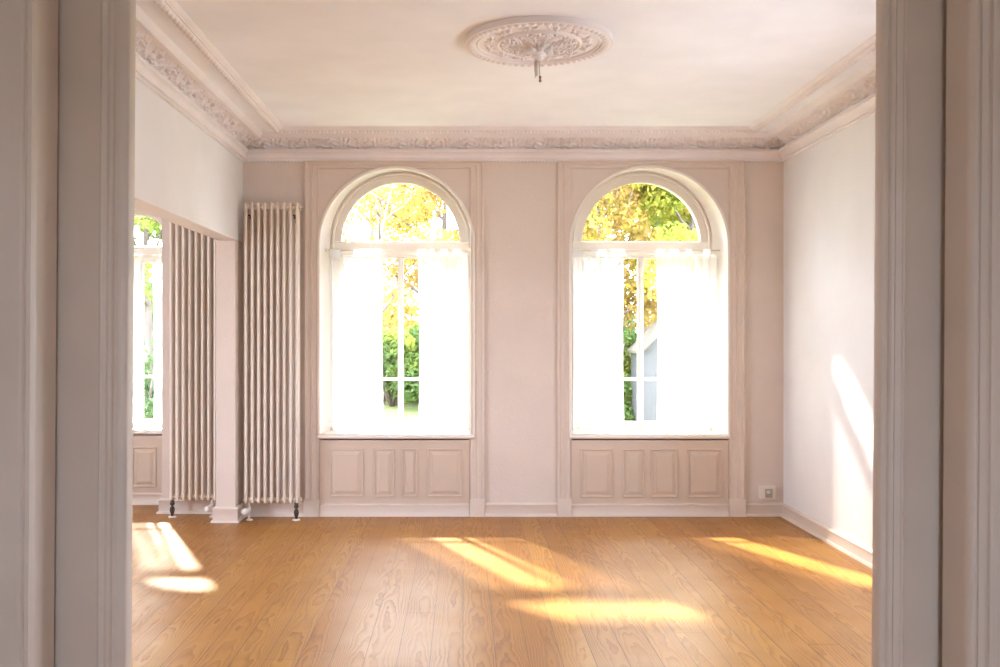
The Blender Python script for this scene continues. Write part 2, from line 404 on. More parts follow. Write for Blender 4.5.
# ------------------------------------------------------------------ sliding leaves and door casing
def leaf(side, name, label):
    # s: distance from the leading edge towards the pocket, y: front face; mirrored for the right leaf
    lead = -.917 if side < 0 else 1.144
    if side < 0:
        pr = [(0,2.645),(0,2.606),(.004,2.600),(.030,2.600),(.032,2.604),(.040,2.604),(.043,2.597),(.050,2.593),(.056,2.596),(.060,2.602),(.064,2.602),(.067,2.598),(.075,2.596),(.078,2.603),(.084,2.606),(.30,2.606)]
    else:
        pr = [(0,2.645),(0,2.604),(.005,2.598),(.010,2.598),(.012,2.606),(.020,2.606),(.024,2.598),(.034,2.596),(.040,2.603),(.056,2.600),(.060,2.606),(.064,2.606),(.067,2.601),(.080,2.606),(.30,2.606)]
    out = [(lead+side*s, y) for s, y in pr] + [(lead+side*1.15, 2.606), (lead+side*1.15, 2.645)]
    mb = MB(); mb.prof_z(out, .01, DH-.01, LEAN)
    o = mb.build(name, M['door'], auto=60)
    return structure(o, label, 'door')
leaf(-1, 'door_1', 'left cream sliding door leaf half out of its slot')
leaf(1, 'door_2', 'right cream sliding door leaf half out of its slot')

def jamb(side, name, label):
    j = JL if side < 0 else JR
    # lining of the opening, 2.44 .. 2.583 deep, then the casing on the front face with its stepped mouldings
    sb = 2.578 if side < 0 else 2.566
    pr = [(0,sb),(0,2.462),(-.0,2.440),(.004,2.436)]
    if side < 0:
        pr += [(.004,2.432),(.014,2.430),(.018,2.436),(.023,2.437),(.026,2.431),(.033,2.430),(.037,2.438),(.10,2.440),(.14,2.440),(.142,2.434),(.155,2.43),(.16,2.44)]
    else:
        pr += [(.006,2.430),(.012,2.428),(.014,2.436),(.022,2.437),(.024,2.431),(.040,2.430),(.043,2.437),(.049,2.438),(.052,2.430),(.060,2.429),(.064,2.438),(.10,2.440),(.14,2.440),(.142,2.434),(.155,2.43),(.16,2.44)]
    out = [(j+side*s, y) for s, y in pr] + [(j+side*.16, 2.4585), (j+side*.0115, 2.4585), (j+side*.0115, sb)]
    mb = MB(); mb.prof_z(out, 0, DH, LEAN)
    o = mb.build(name, M['door'], auto=60)
    return structure(o, label, 'door frame')
jamb(-1, 'trim_1', 'left moulded casing and lining of the sliding door opening')
jamb(1, 'trim_2', 'right moulded casing and lining of the sliding door opening')
mb = MB(); mb.box(JL-.16, JR+.16, 2.428, 2.4585, DH, DH+.16); mb.box(JL, JR, 2.43, 2.583, DH-.012, DH-.0005)
structure(mb.build('trim_3', M['door'], bevel=.004), 'moulded head casing above the sliding door opening', 'door frame')

# ------------------------------------------------------------------ windows
def window(w):
    n = w['n']; y, yf = w['y'], w['yf']; ci, cw = w['ci'], w['cw']; sz = SILLZ if n < 3 else SILLZ-.02
    root = empty('window_%d' % n, (0, 0, 0))
    structure(root, {1: 'left tall arched window with white frame and fanlight', 2: 'right tall arched window with white frame and fanlight',
                     3: 'narrow arched window in the side room, mostly hidden by the door'}[n], 'window')
    # splayed reveal from wall face to frame
    n_ = 40
    R0 = arch(cw, w['Rw'], w['zw'], sz, n_); R1 = arch(ci, w['Rr']+.012, w['zi'], sz, n_); R2 = arch(ci, w['Rr'], w['zi'], sz, n_)
    mb = MB()
    rs = []
    for t in (0, .15, .4, .7, 1):
        e_ = t
        rs.append([(a[0]*(1-e_)+b[0]*e_, y+(yf-y)*t, a[1]*(1-e_)+b[1]*e_) for a, b in zip(R0, R1)])
    rs.append([(a[0], yf-.004, a[1]) for a in R2]); rs.append([(a[0], yf+.06, a[1]) for a in R2])
    mb.rings(rs, closed=False, caps=False)
    o = mb.build('reveal', M['white'], root, auto=45, fixn=False); o['label'] = 'cream painted curved reveal'
    # bead round the opening on the wall face
    b0 = arch(cw, w['Rw']-.004, w['zw'], sz+.02, n_); b1 = arch(cw, w['Rw']+.020, w['zw'], sz+.02, n_)
    mb = MB(); mb.band(b0, b1, y-.024, y+.004); mb.build('bead', M['white'], root, auto=50, bevel=.005)
    # frame ring
    g0 = arch(ci, w['Rg'], w['zi'], sz+.06, n_)
    mb = MB(); mb.band(g0, arch(ci, w['Rr'], w['zi'], sz+.02, n_), yf+.02, yf+.10); mb.build('frame', M['white'], root, auto=50)
    g1 = arch(ci, w['Rg']-.008, w['zi'], w['zi'], n_); g2 = arch(ci, w['Rg']+.012, w['zi'], w['zi'], n_)
    mb = MB(); mb.band(g1, g2, yf-.002, yf+.03); mb.build('fanlight_bead', M['white'], root, auto=50)
    mb = MB(); mb.band(arch(ci, w['Rr']-.026, w['zi'], sz+.02, n_), arch(ci, w['Rr']-.010, w['zi'], sz+.02, n_), yf-.014, yf+.022); mb.build('frame_moulding', M['white'], root, auto=50)
    xl, xr = ci-w['Rg'], ci+w['Rg']
    # bottom rail and transom
    mb = MB()
    mb.box(xl, xr, yf+.03, yf+.09, sz+.02, sz+.062)
    mb.build('bottom_rail', M['white'], root, bevel=.004)
    zt0, zt1 = 2.262, w['zi']+.004
    mb = MB(); mb.box(ci-w['Rr'], ci+w['Rr'], yf+.004, yf+.095, zt0, zt1); mb.box(ci-w['Rr'], ci+w['Rr'], yf-.012, yf+.01, zt0+.03, zt0+.055); mb.box(ci-w['Rr'], ci+w['Rr'], yf-.008, yf+.01, zt1-.02, zt1-.004)
    mb.build('transom', M['white'], root, bevel=.004)
    # sashes
    sw = .036; zb, ztp = sz+.062, zt0
    for s in (-1, 1):
        x0, x1 = (xl, ci-.002) if s < 0 else (ci+.002, xr)
        mb = MB()
        st = .024
        if s < 0: mb.box(x0, x0+sw, yf+.03, yf+.07, zb, ztp); mb.box(x1-st, x1, yf+.03, yf+.07, zb, ztp); a0, a1 = x0+sw, x1-st
        else: mb.box(x0, x0+st, yf+.03, yf+.07, zb, ztp); mb.box(x1-sw, x1, yf+.03, yf+.07, zb, ztp); a0, a1 = x0+st, x1-sw
        mb.box(a0, a1, yf+.03, yf+.07, zb, zb+.035); mb.box(a0, a1, yf+.03, yf+.07, ztp-.014, ztp)
        sa = mb.build('sash', M['white'], root, bevel=.003)
        mb = MB(); mb.box(a0, a1, yf+.036, yf+.064, 1.148, 1.176); mb.build('glazing_bar', M['white'], sa, bevel=.003)
        mb = MB(); mb.box(a0, a1, yf+.048, yf+.052, zb+.035, ztp-.014); o = mb.build('pane', M['glass'], sa)
    # cover bead where the sashes meet, fanlight glass, handle
    mb = MB(); mb.box(ci-.013, ci+.013, yf+.016, yf+.0295, zb, ztp); mb.build('cover_strip', M['white'], root, bevel=.004)
    gp = arch(ci, w['Rg'], w['zi'], w['zi']+.001, n_)[1:-1]
    mb = MB(); mb.rings([[(p[0], yf+.048, p[1]) for p in gp], [(p[0], yf+.052, p[1]) for p in gp]]); mb.build('fanlight_pane', M['glass'], root)
    mb = MB(); mb.tube([(ci+.004, yf+.01, zb-.012), (ci+.004, yf-.012, zb-.01), (ci+.034, yf-.016, zb-.006), (ci+.05, yf-.012, zb-.01)], .006)
    mb.lathe([(0, -.004), (.013, -.004), (.013, .006), (0, .006)], (ci+.004, yf+.014, zb-.012), 'y', 12)
    mb.build('handle', M['white'], root, smooth=True)
    # sill board with rounded nose
    xa, xb = cw-w['Rw'], cw+w['Rw']
    mb = MB()
    prof = [(yf+.03, sz+.02), (y-.025, sz+.02), (y-.034, sz+.012), (y-.036, sz), (y-.034, sz-.010), (y-.025, sz-.018), (y-.012, sz-.018), (y-.012, sz-.030), (y-.004, sz-.044), (y+.0, sz-.044), (y+.0, sz), (yf+.03, sz)]
    def spl(px, v, front): return px
    rs = []
    for x, side in ((xa-.012, -1), (xb+.012, 1)):
        rs.append([(x, q[0], q[1]) for q in prof if q[0] <= y+.001] )
    mb.rings(rs)
    mb.add([(xa, y, sz+.02), (xb, y, sz+.02), (ci+w['Rr'], yf+.03, sz+.02), (ci-w['Rr'], yf+.03, sz+.02),
            (xa, y, sz), (xb, y, sz), (ci+w['Rr'], yf+.03, sz), (ci-w['Rr'], yf+.03, sz)],
           [(0,1,2,3), (4,7,6,5), (1,5,6,2), (0,3,7,4), (2,6,7,3)])
    mb.build('sill', M['white'], root, auto=50)
    return root
for w in WIN: window(w)

# rectangular casing round each window, plinths, panelled apron
def casing(w, xo0, xi0, xi1, xo1, ztop_i, ztop_o, num, label, y):
    mb = MB()
    # stepped moulding: (fraction across, projection)
    steps = [(0, .0), (0, .030), (.10, .034), (.18, .030), (.22, .020), (.42, .018), (.46, .024), (.54, .024), (.58, .014), (.84, .012), (.88, .018), (.97, .018), (1, .006), (1, 0)]
    def corner(fr):  # outer->inner at fraction
        return (xo0+(xi0-xo0)*fr, xo1+(xi1-xo1)*fr, ztop_o+(ztop_i-ztop_o)*fr)
    ringsets = []
    for which in range(4):
        r = []
        for fr, p in steps:
            l, rr, t = corner(fr)
            x, z = {0: (l, .15), 1: (l, t), 2: (rr, t), 3: (rr, .15)}[which]
            r.append((x, y-p, z))
        ringsets.append(r)
    mb.rings(ringsets)
    o = mb.build('trim_%d' % num, M['trim'], auto=30)
    structure(o, label, 'moulding')
    for k, (a, b) in enumerate(((xo0-.006, xi0+.004), (xi1-.004, xo1+.006))):
        mb = MB()
        mb.prof_z([(a, y-.001), (a, y-.042), (b, y-.042), (b, y-.001)], 0, .142)
        mb.prof_z([(a-.003, y-.001), (a-.003, y-.048), (b+.003, y-.048), (b+.003, y-.001)], 0, .012)
        mb.box(a+.004, b-.004, y-.038, y-.001, .142, .152)
        mb.build('plinth', M['base'], o, bevel=.003)
casing(WIN[0], -1.366, -1.240, .060, .181, 2.992, 3.058, 4, 'rectangular moulded casing framing the left arched window', YB)
casing(WIN[1], .815, .928, 2.290, 2.425, 2.992, 3.058, 5, 'rectangular moulded casing framing the right arched window', YB)

def apron(x0, x1, y, panels, num, label, ztop=SILLZ-.018):
    """boarding under a window with raised and fielded panels"""
    z0, z1 = .13, .566
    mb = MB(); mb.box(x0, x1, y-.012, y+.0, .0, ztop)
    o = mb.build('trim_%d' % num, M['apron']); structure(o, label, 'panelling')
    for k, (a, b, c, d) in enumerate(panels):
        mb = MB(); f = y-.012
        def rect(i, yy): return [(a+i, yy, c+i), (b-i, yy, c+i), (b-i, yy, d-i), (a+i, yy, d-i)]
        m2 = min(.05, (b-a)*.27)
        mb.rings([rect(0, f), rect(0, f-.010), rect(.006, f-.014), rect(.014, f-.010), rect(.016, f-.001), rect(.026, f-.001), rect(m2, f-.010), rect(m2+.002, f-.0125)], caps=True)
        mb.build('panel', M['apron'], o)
    mb = MB()
    prof = [(y-.012, .0), (y-.034, 0), (y-.034, .012), (y-.028, .020), (y-.026, .088), (y-.030, .096), (y-.024, .104), (y-.012, .108)]
    mb.rings([[(x, a, b) for a, b in prof] for x in (x0+.002, x1-.002)])
    mb.build('skirting', M['base'], o, auto=50)
def px2x(px, s=116.0): return (px-VX)/s
def py2z(py, s=116.0): return CAMZ-(py-VY)/s
S_ = 116.2
P1 = [(329.5, 363.7), (373.5, 394.5), (401.5, 418), (427, 463)]
P2 = [(580.5, 613), (623, 644.5), (650.5, 677.5), (687.5, 722)]
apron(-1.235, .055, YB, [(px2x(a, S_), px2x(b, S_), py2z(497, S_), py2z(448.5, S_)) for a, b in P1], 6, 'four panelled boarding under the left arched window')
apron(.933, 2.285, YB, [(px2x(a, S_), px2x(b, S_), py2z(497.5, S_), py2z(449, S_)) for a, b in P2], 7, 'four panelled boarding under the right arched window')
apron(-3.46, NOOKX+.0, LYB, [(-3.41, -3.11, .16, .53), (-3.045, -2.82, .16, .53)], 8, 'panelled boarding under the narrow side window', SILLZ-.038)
# flat casing right of the narrow window
mb = MB()
mb.prof_z([(-2.685, LYB), (-2.685, LYB-.02), (-2.675, LYB-.028), (-2.655, LYB-.028), (-2.65, LYB-.018), (NOOKX+.0, LYB-.018), (NOOKX, LYB)], .14, 3.0)
structure(mb.build('trim_9', M['white'], auto=40), 'white casing strip beside the narrow side window', 'moulding')

# ------------------------------------------------------------------ baseboards
def baseboard(name, pts, label, h=.115):
    """pts: path in plan, room on the left-hand side of travel direction"""
    prof = [(0, 0), (.036, 0), (.036, .010), (.030, .020), (.022, .022), (.021, h-.025), (.026, h-.018), (.022, h-.008), (.010, h), (0, h)]
    P = [Vector((p[0], p[1])) for p in pts]; rs = []
    for i, p in enumerate(P):
        ns = []
        if i > 0: d = (P[i]-P[i-1]).normalized(); ns.append(Vector((-d.y, d.x)))
        if i < len(P)-1: d = (P[i+1]-P[i]).normalized(); ns.append(Vector((-d.y, d.x)))
        n = ns[0] if len(ns) == 1 else (ns[0]+ns[1])/(1+ns[0].dot(ns[1]))
        rs.append([(p.x+n.x*a, p.y+n.y*a, z) for a, z in prof])
    mb = MB(); mb.rings(rs)
    return structure(mb.build(name, M['base'], auto=40), label, 'baseboard')
baseboard('baseboard_back', [(.815-.008, YB), (.181+.008, YB)], 'cream baseboard between the two window casings')
baseboard('baseboard_right', [(XR, YF), (XR, YB), (2.425+.008, YB)], 'cream baseboard along the right wall and into the corner')
baseboard('baseboard_left', [(-1.366-.008, YB), (XL, YB), (XL, PIER0), (LW, PIER0), (LW, NOOKY), (NOOKX, NOOKY), (NOOKX, LYB-.04)], 'cream baseboard wrapping the pier and running behind the radiators', .128)
baseboard('baseboard_near', [(LW, 4.1), (XL, 4.1), (XL, YF)], 'cream baseboard on the near end of the left wall')

# ------------------------------------------------------------------ stucco relief helpers
def relief(U, V, strokes, per=None):
    """height field on arrays U,V from strokes = list of (u, v, radius, height)"""
    H = np.zeros_like(U)
    for (su, sv, r, h) in strokes:
        du = U-su
        if per: du = (du+per/2) % per-per/2
        d2 = (du*du+(V-sv)**2)/(r*r)
        m = d2 < 1
        H[m] = np.maximum(H[m], h*np.sqrt(1-d2[m]))
    return H
def spiral(cx, cy, R, a0, turns, cw, w0, h, n=46):
    out = []
    for i in range(n):
        t = i/(n-1); r = R*(1-t)**.8; a = a0+cw*turns*2*PI*t
        out.append((cx+r*math.cos(a), cy+r*math.sin(a), w0*(1-.45*t), h*(.7+.3*t)))
    return out
def lobe(x, y, ang, L, w, h, curl=0.0, n=9):
    out = []
    for i in range(n):
        t = i/(n-1); a = ang+curl*t
        out.append((x, y, w*(math.sin(PI*(.18+.78*t)))**.8+.0008, h*(1-.5*t)))
        x += L/n*math.cos(a); y += L/n*math.sin(a)
    return out
FW = .17      # frieze height along its slope
FP = .58      # length of one repeat
def frieze_strokes():
    st = []
    for half in (0, 1):
        cx = FP*(.25+.5*half); s = 1 if half == 0 else -1; cy = FW*.5
        st += spiral(cx, cy, .064, -PI/2*s-.6*s, 1.1, s, .0115, .018)
        st += lobe(cx, cy, 0, .004, .015, .022, 0, 3)
        for k in range(6):                                   # petals of the flower in the scroll
            a = k*PI/3; st += lobe(cx+.006*math.cos(a), cy+.006*math.sin(a), a, .018, .006, .017, 0, 5)
        for k in range(7):                                   # leaves thrown outwards
            a = s*(-2.4+k*.72); st += lobe(cx+.066*math.cos(a), cy+.054*math.sin(a), a-.7*s, .062, .014, .016, 1.5*s, 9)
        # link to the next scroll, with curling tips
        for i in range(26):
            t = i/25; st.append((cx+.05+t*(FP*.5-.10), cy+s*(.055-.11*t)*1.05, .011, .015))
        for k in range(3):
            st += lobe(cx+FP*.25-.03+.03*k, cy+s*.01*(1-k), s*(1.1-.2*k), .06, .012, .015, .9*s, 9)
            st += lobe(cx+FP*.25-.03+.03*k, cy+s*.01*(1-k), -s*(1.3-.2*k), .06, .012, .015, -.9*s, 9)
    return st
FST = [(a, b, c*1.12, d*1.45) for a, b, c, d in frieze_strokes()]
# cornice outline: (projection from wall, height, zone)
def cornice_profile():
    P = []
    def seg(a, b, n, zone, s0=0, s1=1):
        for i in range(n): t = i/n; P.append((a[0]+(b[0]-a[0])*t, a[1]+(b[1]-a[1])*t, zone, s0+(s1-s0)*t))
    z = lambda h: CAMZ+h
    seg((.001, z(1.490)), (.014, z(1.492)), 1, 0)
    seg((.014, z(1.492)), (.016, z(1.512)), 5, 1)           # bead row
    seg((.016, z(1.512)), (.028, z(1.516)), 1, 0)
    seg((.028, z(1.516)), (.030, z(1.530)), 1, 0)
    for i in range(6):
        a = PI/2*i/6; P.append((.030+.022*(1-math.cos(a)), z(1.530)+.034*math.sin(a), 0, 0))
    seg((.052, z(1.566)), (.058, z(1.568)), 1, 0)
    seg((.058, z(1.568)), (.056, z(1.592)), 2, 0)
    seg((.056, z(1.592)), (.014, z(1.597)), 2, 0)
    n = 40
    for i in range(n+1):                                      # hollow frieze carrying the scrolls
        a = PI/2*i/n
        P.append((.014+.126*(1-math.cos(a))**1.0, z(1.597)+.083*math.sin(a), 2, i/n))
    seg((.142, z(1.672)), (.150, z(1.664)), 1, 0)
    seg((.150, z(1.664)), (.162, z(1.664)), 1, 0)
    seg((.162, z(1.666)), (.192, z(1.676)), 8, 3)            # leaf row
    seg((.192, z(1.676)), (.206, z(1.680)), 1, 0)
    P.append((.212, z(1.690), 0, 0)); P.append((.214, ZC+.001, 0, 0))
    return P
CP = cornice_profile()
def ceiling_band_profile():
    z = lambda h: CAMZ+h; P = [(.350, ZC+.001, 0, 0), (.352, z(1.684), 0, 0)]
    for i in range(9): t = i/8; P.append((.354+.034*t, z(1.680)-.004*math.sin(PI*t), 4, t))
    P += [(.390, z(1.682), 0, 0), (.402, z(1.680), 0, 0), (.404, z(1.686), 0, 0), (.416, z(1.688), 0, 0), (.420, z(1.694), 0, 0), (.428, z(1.697), 0, 0), (.430, ZC+.001, 0, 0)]
    return P
BP = ceiling_band_profile()
def run_profile(P, length, du, origin, along, inward):
    """sweep with mitred ends; along and inward are 2D unit vectors"""
    n = int(length/du); P_ = np.array([(p[0], p[1]) for p in P]); zone = np.array([p[2] for p in P]); sv = np.array([p[3] for p in P])
    t = np.linspace(0, 1, n+1)
    # outward normal of the profile (towards the room, down)
    d = np.gradient(P_, axis=0); nn = np.stack([d[:, 1], -d[:, 0]], 1)
    nn /= np.maximum(np.linalg.norm(nn, axis=1, keepdims=True), 1e-6)
    ref = np.array([.5, -.86]); flip = (nn@ref) < 0; nn[flip] *= -1
    p = P_[:, 0][None, :]
    U = p+(length-2*p)*t[:, None]; Zn = np.broadcast_to(zone[None, :], U.shape); S = np.broadcast_to(sv[None, :], U.shape)
    H = np.zeros_like(U)
    m = Zn == 1; H[m] = .011*np.sqrt(np.abs(np.sin(PI*U[m]/.03)))*np.sin(PI*np.clip(S[m]+.1, 0, 1))
    m = Zn == 2
    reps = max(1, round(length/FP)); sc = reps*FP/length
    H[m] = relief((U[m]*sc) % FP, S[m]*FW, FST, FP)*np.clip(np.minimum(S[m], 1-S[m])*12, 0, 1)
    m = Zn == 3; H[m] = .013*np.abs(np.sin(PI*U[m]/.040))**.6*np.sin(PI*S[m])+.006*np.abs(np.sin(PI*(U[m]/.040+.5)))**8*S[m]
    m = Zn == 4; a = U[m]/.062; H[m] = .022*np.abs(np.sin(PI*(a+.35*S[m])))**.7*np.sin(PI*np.clip(S[m], 0, 1))**.6*(.75+.25*np.cos(PI*4*a))
    PX = P_[:, 0][None, :]+nn[:, 0][None, :]*H; PZ = P_[:, 1][None, :]+nn[:, 1][None, :]*H
    ox, oy = origin
    VX_ = ox+along[0]*U+inward[0]*PX; VY_ = oy+along[1]*U+inward[1]*PX
    V = np.stack([VX_, VY_, PZ], -1).reshape(-1, 3); k = len(P)
    i, j = np.meshgrid(np.arange(n), np.arange(k-1), indexing='ij'); a = (i*k+j).ravel()
    F_ = np.stack([a, a+1, a+k+1, a+k], 1)
    return V, F_
def np_mesh(name, parts, mat, smooth=True, parent=None):
    vs = []; fs = []; o = 0
    for V, F_ in parts: vs.append(V); fs.append(F_+o); o += len(V)
    V = np.concatenate(vs); F_ = np.concatenate(fs)
    me = bpy.data.meshes.new(name); me.vertices.add(len(V)); me.vertices.foreach_set('co', V.astype('f').ravel())
    me.loops.add(F_.size); me.loops.foreach_set('vertex_index', F_.astype('i').ravel())
    me.polygons.add(len(F_)); me.polygons.foreach_set('loop_start', np.arange(0, F_.size, F_.shape[1]).astype('i'))
    try: me.polygons.foreach_set('loop_total', np.full(len(F_), F_.shape[1], 'i'))
    except Exception: pass
    me.update(calc_edges=True); me.validate()
    me.materials.append(mat)
    if smooth:
        me.polygons.foreach_set('use_smooth', [True]*len(me.polygons))
        try: me.set_sharp_from_angle(angle=math.radians(50))
        except Exception: pass
    ob = bpy.data.objects.new(name, me); COL.objects.link(ob)
    if parent: ob.parent = parent
    return ob
W_, D_ = XR-XL, YB-YF
runs = {'back': (W_, .006, (XL, YB), (1, 0), (0, -1)), 'right': (D_, .006, (XR, YB), (0, -1), (-1, 0)),
        'front': (W_, .02, (XR, YF), (-1, 0), (0, 1)), 'left': (D_, .006, (XL, YF), (0, 1), (1, 0))}
for i, (k, r) in enumerate(runs.items()):
    side = {'back': 'window wall', 'right': 'right wall', 'front': 'door wall', 'left': 'left wall'}[k]
    structure(np_mesh('trim_%d' % (10+i), [run_profile(CP, *r)], M['stucco']), 'stucco cornice with scrolling leaf frieze along the ' + side, 'cornice')
    structure(np_mesh('trim_%d' % (14+i), [run_profile(BP, *r)], M['stucco']), 'narrow leaf moulding on the ceiling along the ' + side, 'ceiling moulding')

# ------------------------------------------------------------------ ceiling rosette and lamp cable
def rosette(cx, cy):
    root = empty('ceiling_rosette', (cx, cy, ZC))
    tag(root, 'round stucco ceiling rosette with leaf ornament and beaded rim', 'ceiling rosette')
    R = .425; NR, NA = 110, 576
    r = np.linspace(.001, 1, NR)*R; a = np.linspace(0, 2*PI, NA, endpoint=False)
    RR, AA = np.meshgrid(r, a, indexing='ij')
    def bell(x, c, w, h): d = np.clip(1-((x-c)/w)**2, 0, 1); return h*np.sqrt(d)
    H = np.full_like(RR, .018)
    H[RR > .366] = .034
    H += bell(RR, .352, .008, .012) + bell(RR, .238, .009, .016) + bell(RR, .120, .007, .008)
    H += .010*np.clip(1-RR/.34, 0, 1)
    m = (RR > .372) & (RR < .412); H[m] += .012*(np.abs(np.sin(30*AA[m]))**.7)*np.sin(PI*(RR[m]-.372)/.040)**.5
    # ring of buds and sprigs, 12-fold (unrolled at radius .29)
    n = 12; per = 2*PI/n*.29; st = []
    for k in range(5): t = 2*PI*k/5; st += lobe(.0+per/2, .29, t, .022, .009, .014, .3, 5)
    st += lobe(per/2, .29, 0, .002, .010, .020, 0, 2)
    for s in (-1, 1):
        st += lobe(per/2+s*.022, .29, (0 if s > 0 else PI), .05, .008, .011, s*1.6, 8)
        st += lobe(per/2+s*.018, .284, (-.7 if s > 0 else PI+.7), .035, .007, .009, -s*1.2, 7)
    U = (AA*.29) % per; m = (RR > .245) & (RR < .335); H[m] += 1.35*relief(U[m], RR[m], st, per)
    # inner acanthus, 8-fold (unrolled at radius .17)
    n = 8; per = 2*PI/n*.17; st = []
    for i in range(14): st.append((per/2, .05+.17*i/13, .010-.004*i/13, .016))
    for s in (-1, 1):
        for k in range(5):
            st += lobe(per/2, .07+.030*k, PI/2-s*(.95+.06*k), .060, .0095, .017, s*.8, 8)
        st += spiral(per/2+s*.042, .195, .022, PI/2 if s > 0 else PI/2, .9, -s, .0065, .014, 26)
    U = (AA*.17) % per; m = (RR > .045) & (RR < .228); H[m] += 1.5*relief(U[m], RR[m], st, per)
    # hanging centre flower
    H += .050*np.clip(1-(RR/.085)**2, 0, 1)**.9*(1+.18*np.cos(8*AA)*np.clip(RR/.05, 0, 1))
    x = RR*np.cos(AA); y = RR*np.sin(AA)
    V = np.stack([x, y, -H], -1).reshape(-1, 3)
    rim = np.stack([R*np.cos(a), R*np.sin(a), np.full_like(a, .001)], -1); V = np.concatenate([V, rim])
    i, j = np.meshgrid(np.arange(NR), np.arange(NA), indexing='ij'); b = (i*NA+j).ravel(); c = (i*NA+(j+1) % NA).ravel()
    F_ = np.stack([b, b+NA, c+NA, c], 1)
    o = np_mesh('medallion', [(V, F_)], M['stucco'], parent=root)
    # leafy boss hanging from the centre
    mb = MB(); mb.lathe([(.0, -.060), (.030, -.062), (.042, -.075), (.036, -.088), (.024, -.094), (.030, -.104), (.024, -.116), (.0, -.122)], n=24)
    mb.build('boss', M['stucco'], root, smooth=True)
    for k in range(8):
        a_ = k*PI/4+.2; mb = MB(); pts = []; 
        for i in range(7):
            t = i/6; rr = .030+.055*math.sin(t*1.5); pts.append((rr*math.cos(a_), rr*math.sin(a_), -.062-.045*t+.03*t*t*1.6))
        mb.tube(pts, [.004, .010, .013, .013, .011, .008, .003], 8); mb.build('leaf', M['stucco'], root, smooth=True)
    return root
RX, RY = .436, 5.49
rosette(RX, RY)
root = empty('lamp_cable', (RX, RY, ZC-.12)); tag(root, 'short cable stub with bare lamp terminals hanging under the ceiling rosette', 'cable')
mb = MB(); mb.tube([(-.012, 0, 0), (-.013, 0, -.05), (-.010, -.002, -.088)], [.012, .012, .010], 12); mb.build('sleeve', M['wire'], root, smooth=True)
mb = MB(); mb.tube([(.004, 0, 0), (.006, 0, -.05), (.008, 0, -.09)], .0035, 8); mb.tube([(-.012, 0, -.085), (-.018, 0, -.096), (-.024, 0, -.092)], .003, 8)
mb.build('wire', M['wire'], root, smooth=True)
mb = MB(); mb.lathe([(0, .0), (.007, -.002), (.0085, -.010), (.006, -.016), (.0045, -.018), (.0075, -.024), (.008, -.033), (.004, -.038), (0, -.038)], (.010, 0, -.086), n=14)
o = mb.build('terminal', M['brass'], root, smooth=True); o['label'] = 'brown metal terminal'

# ------------------------------------------------------------------ radiators
def copy_tree(o, parent=None):
    c = o.copy(); COL.objects.link(c); c.parent = parent
    for ch in list(o.children): copy_tree(ch, c)
    return c
PITCH = .0539; RZ0, RZ1 = .145, 2.675
def make_radiator(n, valve_left):
    """origin at the first column, on the floor, in the plane of the front tubes"""
    root = empty('column_radiator', (0, 0, 0))
    depth = (0, .036, .072)
    cap = []
    mb = MB(); rt = .0125
    for d in depth:
        mb.tube([(0, d, RZ0+.03), (0, d, RZ1-.03)], rt, 12)
        mb.lathe([(rt, RZ1-.03), (rt*.96, RZ1-.012), (rt*.7, RZ1-.003), (0, RZ1)], (0, d, 0), n=12)
        mb.lathe([(0, RZ0), (rt*.7, RZ0+.003), (rt*.96, RZ0+.012), (rt, RZ0+.03)], (0, d, 0), n=12)
    for z in (RZ0+.028, RZ1-.045):                                # head pieces tie the three tubes
        mb.box(-.010, .010, .002, .070, z-.020, z+.020)
    first = mb.build('column', M['radiator'], root, auto=50)
    for i in range(1, n):
        c = first.copy(); COL.objects.link(c); c.parent = root; c.location.x = i*PITCH
    L = (n-1)*PITCH
    for z, nm in ((RZ0+.028, 'lower_header'), (RZ1-.045, 'upper_header')):
        mb = MB(); mb.tube([(-.015, .036, z), (L+.015, .036, z)], .019, 16)
        mb.lathe([(.020, 0), (.023, .001), (.023, .012), (.013, .014), (.013, .020), (0, .021)], (L+.015, .036, z), 'x', 8)
        mb.build(nm, M['radiator'], root, auto=45)
    mb = MB(); z = RZ1-.045
    mb.tube([(L+.034, .036, z), (L+.048, .036, z)], [.006, .006], 10); mb.tube([(L+.044, .018, z), (L+.044, .034, z)], [.011, .009], 10)
    mb.build('air_vent', M['steel'], root, smooth=True)
    for x in (PITCH*.5, L-PITCH*.5):                              # wall brackets behind the top
        mb = MB(); mb.box(x-.010, x+.010, .06, .135, RZ1-.13, RZ1-.105); mb.box(x-.012, x+.012, .125, .138, RZ1-.16, RZ1-.09)
        mb.tube([(x, -.004, RZ1-.108), (x, .07, RZ1-.108)], .008, 8)
        mb.build('bracket', M['iron'], root, bevel=.002)
    return root
def foot(root, x):
    mb = MB(); prof = [(.0, .150), (.010, .150), (.014, .142), (.012, .128), (.017, .118), (.015, .108), (.008, .100), (.007, .094), (.013, .086), (.017, .070), (.016, .050), (.011, .030), (.008, .018), (.012, .012), (0, .012)]
    mb.lathe([(a*1.25, b) for a, b in prof], (x, .012, 0), n=16)
    f = mb.build('foot', M['iron'], root, smooth=True); f['label'] = 'dark iron foot'
    mb = MB(); mb.lathe([(0, .0), (.034, .0), (.034, .006), (.022, .011), (.010, .013), (0, .013)], (x, .012, 0), n=24)
    mb.build('floor_plate', M['valve'], root, auto=40)
